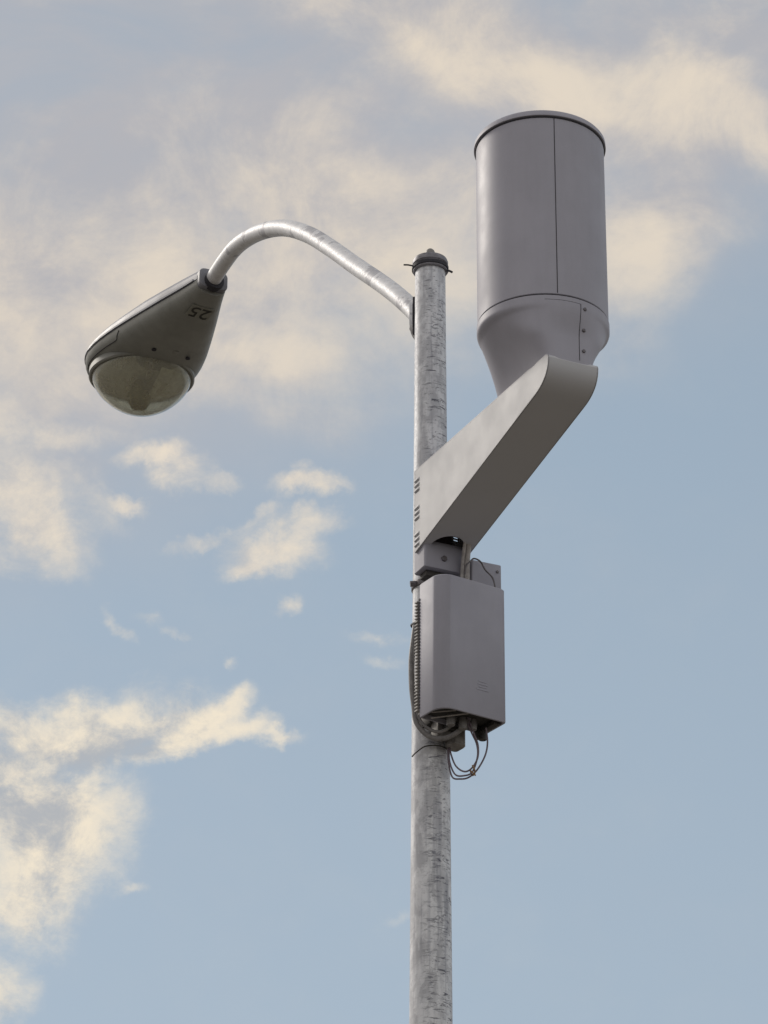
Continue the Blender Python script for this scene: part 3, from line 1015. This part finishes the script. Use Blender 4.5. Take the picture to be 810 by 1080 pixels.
# frame: x right, -y towards the camera, z from the bottom of the box
HT = 0.401
XL, XR, YF, YB = -0.110, 0.108, -0.212, -0.106
bm = bmesh.new()
outl = []
def arc(cx, cy, r, a0, a1, n=8): return [(cx + r * math.cos(a0 + (a1 - a0) * k / n), cy + r * math.sin(a0 + (a1 - a0) * k / n)) for k in range(n + 1)]
outl += arc(XR - 0.006, YB - 0.006, 0.006, 0, math.pi / 2, 4)
outl += arc(XL + 0.006, YB - 0.006, 0.006, math.pi / 2, math.pi, 4)
outl += arc(XL + 0.042, YF + 0.042, 0.042, math.pi, 1.5 * math.pi, 12)
outl += arc(XR - 0.010, YF + 0.010, 0.010, 1.5 * math.pi, 2 * math.pi, 5)
n = len(outl)
t = 0.006
cc = Vector((0, (YF + YB) / 2))
def rg(z, ins): return [bm.verts.new((p[0] - ins * (1 if p[0] > 0 else -1), p[1] - ins * (1 if p[1] > cc.y else -1), z)) for p in outl]
rs = [rg(0.030, 0.006), rg(0.0, 0.006), rg(0.0, 0.001), rg(0.002, 0), rg(HT - 0.004, 0), rg(HT, 0.003), rg(HT, 0.008)]
for a, b in zip(rs, rs[1:]):
    for i in range(n): bm.faces.new((a[i], a[(i + 1) % n], b[(i + 1) % n], b[i]))
bm.faces.new(rs[0][::-1]); bm.faces.new(rs[-1])
cover = fin(bm, 'cover', M_radio, rad_u, 40)
# shallow embossed mark: a few short bars in low relief
bm = bmesh.new()
for k, (x0, x1) in enumerate(((0.016, 0.040), (0.012, 0.044), (0.016, 0.040), (0.008, 0.048))):
    z = 0.100 - k * 0.008
    box(bm, (x0, YF - 0.0011, z), (x1, YF + 0.001, z + 0.0032))
fin(bm, 'embossed_mark', M_radio, cover)
# heatsink with comb edge behind the cover's left flank
bm = bmesh.new()
for k in range(34):
    z = 0.022 + k * (0.325 / 33)
    box(bm, (XL - 0.004, YB + 0.002, z), (XR - 0.008, YB + 0.016, z + 0.0036))
box(bm, (XL + 0.006, YB + 0.0008, 0.015), (XR - 0.01, YB + 0.012, 0.355))
fin(bm, 'heatsink', M_fin, rad_u)
bm = bmesh.new()
for k in range(34):
    z = 0.0256 + k * (0.325 / 33)
    box(bm, (XL - 0.0012, YB - 0.006, z), (XL + 0.004, YB + 0.0005, z + 0.0052))
fin(bm, 'vent_slot', M_seam, rad_u)
# underside: connector plate, ports, bracket
bm = bmesh.new()
box(bm, (XL + 0.012, YF + 0.030, 0.012), (XR - 0.012, YB - 0.008, 0.034))
fin(bm, 'connector_plate', M_dark, rad_u)
bm = bmesh.new()
for x, y, r, h in ((-0.035, -0.15, 0.011, 0.02), (0.005, -0.15, 0.011, 0.022), (0.036, -0.155, 0.009, 0.018)):
    lathe(bm, [(r, -h), (r * 1.1, -h + 0.003), (r * 1.1, -0.002), (r * 0.8, 0.014)], 16, (x, y))
fin(bm, 'cable_port', M_cable, rad_u)
bm = bmesh.new()
box(bm, (0.078, -0.195, -0.004), (0.096, -0.118, 0.010), 0.002)
box(bm, (0.070, -0.128, -0.022), (0.098, -0.108, 0.010), 0.003)
tube(bm, [(0.084, -0.13, -0.028), (0.084, -0.13, -0.004)], 0.011, 14)
fin(bm, 'corner_bracket', M_dark, rad_u)
bm = bmesh.new()
box(bm, (-0.022, -0.112, -0.010), (0.022, -0.045, 0.36), 0.004)
box(bm, (-0.050, -0.070, 0.012), (0.050, 0.005, 0.050), 0.006)
box(bm, (-0.050, -0.070, 0.300), (0.050, 0.005, 0.340), 0.006)
fin(bm, 'pole_clamp', M_dark, rad_u)
bm = bmesh.new()
prism(bm, rrect(0.022, 0.026, 0.012, 6, 0.028, -0.078), -0.048, 0.03, 0.004)
box(bm, (-0.040, -0.095, -0.03), (0.010, -0.060, 0.02), 0.004)
fin(bm, 'hanger_bracket', M_steel, rad_u)
bm = bmesh.new()
tube(bm, [(-0.090, -0.135, -0.006), (-0.010, -0.20, 0.004)], 0.0022, 8)
tube(bm, [(-0.098, -0.15, 0.004), (-0.045, -0.19, 0.008)], 0.0018, 8)
fin(bm, 'ground_rod', M_light_pipe, rad_u)
# raised handle lip on top
bm = bmesh.new()
tube(bm, catmull([(-0.06, YF + 0.028, HT - 0.002), (-0.045, YF + 0.026, HT + 0.004), (0.0, YF + 0.025, HT + 0.005), (0.03, YF + 0.026, HT + 0.003), (0.05, YF + 0.028, HT - 0.002)], 6), 0.004, 8)
fin(bm, 'top_handle', M_dark, rad_u)

# ------------------------------------------------------------------ junction box behind the radio unit
JB = R(24)
jb = empty('junction_box', (PX + 0.122, PY - 0.045, 5.508), JB, 'small pale grey junction box peeking over the top right corner of the radio unit', 'junction box')
bm = bmesh.new()
prism(bm, rrect(0.046, 0.035, 0.004, 3, 0.022, 0.0), 0.0, 0.138, 0.002)
jbb = fin(bm, 'housing', M_radio, jb)
bm = bmesh.new(); hexbolt(bm, (0.055, -0.035, 0.115), (0, -1, 0), 0.0045, 0.003, seg=8)
fin(bm, 'screw', M_bolt, jb)
bm = bmesh.new(); box(bm, (-0.02, -0.012, -0.20), (0.02, 0.012, 0.002))
fin(bm, 'mount', M_dark, jb)


# ------------------------------------------------------------------ cables
def cable(name, pts, r, mat, label, cat, seg=10, group=None):
    bm = bmesh.new(); base = Vector(pts[0])
    tube(bm, [p - base for p in catmull(pts, 10)], r, seg)
    o = fin(bm, name, mat); o.location = base
    tag(o, label, cat, group)
    return o


def W3(x, y, z): return (PX + x, PY + y, z)


cable('cable', [W3(0.094, -0.12, 5.585), W3(0.098, -0.12, 5.612), W3(0.108, -0.112, 5.626), W3(0.120, -0.105, 5.640), W3(0.138, -0.098, 5.634), W3(0.152, -0.09, 5.612), W3(0.172, -0.085, 5.590), W3(0.180, -0.08, 5.560)], 0.0024, M_bolt,
      'short black wire draped over the small junction box above the radio unit', 'cable')
cable('power_cable', [W3(-0.044, -0.055, 5.455), W3(-0.050, -0.066, 5.40), W3(-0.055, -0.075, 5.34), W3(-0.054, -0.085, 5.26), W3(-0.048, -0.09, 5.20), W3(-0.040, -0.095, 5.145), W3(-0.008, -0.10, 5.105), W3(0.030, -0.105, 5.095), W3(0.068, -0.11, 5.110), W3(0.098, -0.115, 5.140), W3(0.104, -0.12, 5.17)], 0.0072, M_cable,
      'thick grey cable running down the left of the radio unit and looping beneath it', 'cable', 14)
cable('power_cable', [W3(-0.036, -0.05, 5.450), W3(-0.046, -0.07, 5.39), W3(-0.050, -0.08, 5.30), W3(-0.044, -0.09, 5.21), W3(-0.030, -0.10, 5.15), W3(0.0, -0.11, 5.118), W3(0.030, -0.115, 5.112), W3(0.060, -0.12, 5.135), W3(0.07, -0.125, 5.17)], 0.0045, M_cable,
      'thinner grey cable hugging the fins just inside the thick grey loop', 'cable', 12)
cable('signal_cable', [W3(0.0911, -0.125, 5.1500), W3(0.1092, -0.11, 5.1120), W3(0.1235, -0.10, 5.0820), W3(0.1258, -0.095, 5.0470), W3(0.1116, -0.09, 5.0040), W3(0.0895, -0.085, 4.9950), W3(0.0658, -0.075, 5.0020), W3(0.0516, -0.06, 5.0420), W3(0.0476, -0.05, 5.0900)], 0.0024, M_thin,
      'thin purple grey cable forming the middle hanging loop right of the pole', 'cable', 8, 'thin cables looping under the radio unit')
cable('signal_cable', [W3(0.0990, -0.125, 5.1500), W3(0.1172, -0.11, 5.1050), W3(0.1274, -0.10, 5.0770), W3(0.1258, -0.095, 5.0420), W3(0.1092, -0.09, 5.0140), W3(0.0895, -0.085, 5.0070), W3(0.0674, -0.075, 5.0270), W3(0.0547, -0.06, 5.0670), W3(0.0500, -0.05, 5.1000)], 0.0024, M_thin,
      'thin purple grey cable forming the innermost hanging loop right of the pole', 'cable', 8, 'thin cables looping under the radio unit')
cable('signal_cable', [W3(0.1495, -0.10, 5.1300), W3(0.1535, -0.09, 5.0900), W3(0.1464, -0.088, 5.0520), W3(0.1250, -0.086, 5.0120), W3(0.1014, -0.082, 4.9910), W3(0.0777, -0.075, 4.9892), W3(0.0579, -0.065, 4.9986), W3(0.0484, -0.055, 5.0420), W3(0.0461, -0.05, 5.0920)], 0.0024, M_thin,
      'thin purple grey cable from the corner bracket forming the widest loop', 'cable', 8, 'thin cables looping under the radio unit')
cable('cable_tie', [W3(0.1116, -0.098, 5.0200), W3(0.1164, -0.100, 5.0100), W3(0.1179, -0.092, 4.9986), W3(0.1116, -0.084, 4.9964), W3(0.1069, -0.09, 5.0070), W3(0.1203, -0.092, 4.9928)], 0.0022, M_orange,
      'tan cable tie binding the thin cable loops together', 'cable tie', 6)
cable('tie_wire', [W3(-0.052, -0.045, 5.066), W3(-0.040, -0.055, 5.075), W3(-0.015, -0.062, 5.090), W3(0.02, -0.062, 5.092), W3(0.045, -0.045, 5.09)], 0.0020, M_dark,
      'dark tie wire wrapped round the pole just below the radio unit', 'wire', 8)
cable('wire_stub', [W3(-0.051, -0.040, 5.462), W3(-0.040, -0.058, 5.460), W3(-0.030, -0.06, 5.458)], 0.0075, M_gasket,
      'black cable gland stub on the left edge of the pole above the fins', 'cable gland', 10)
for o in S.objects:
    o.select_set(False)
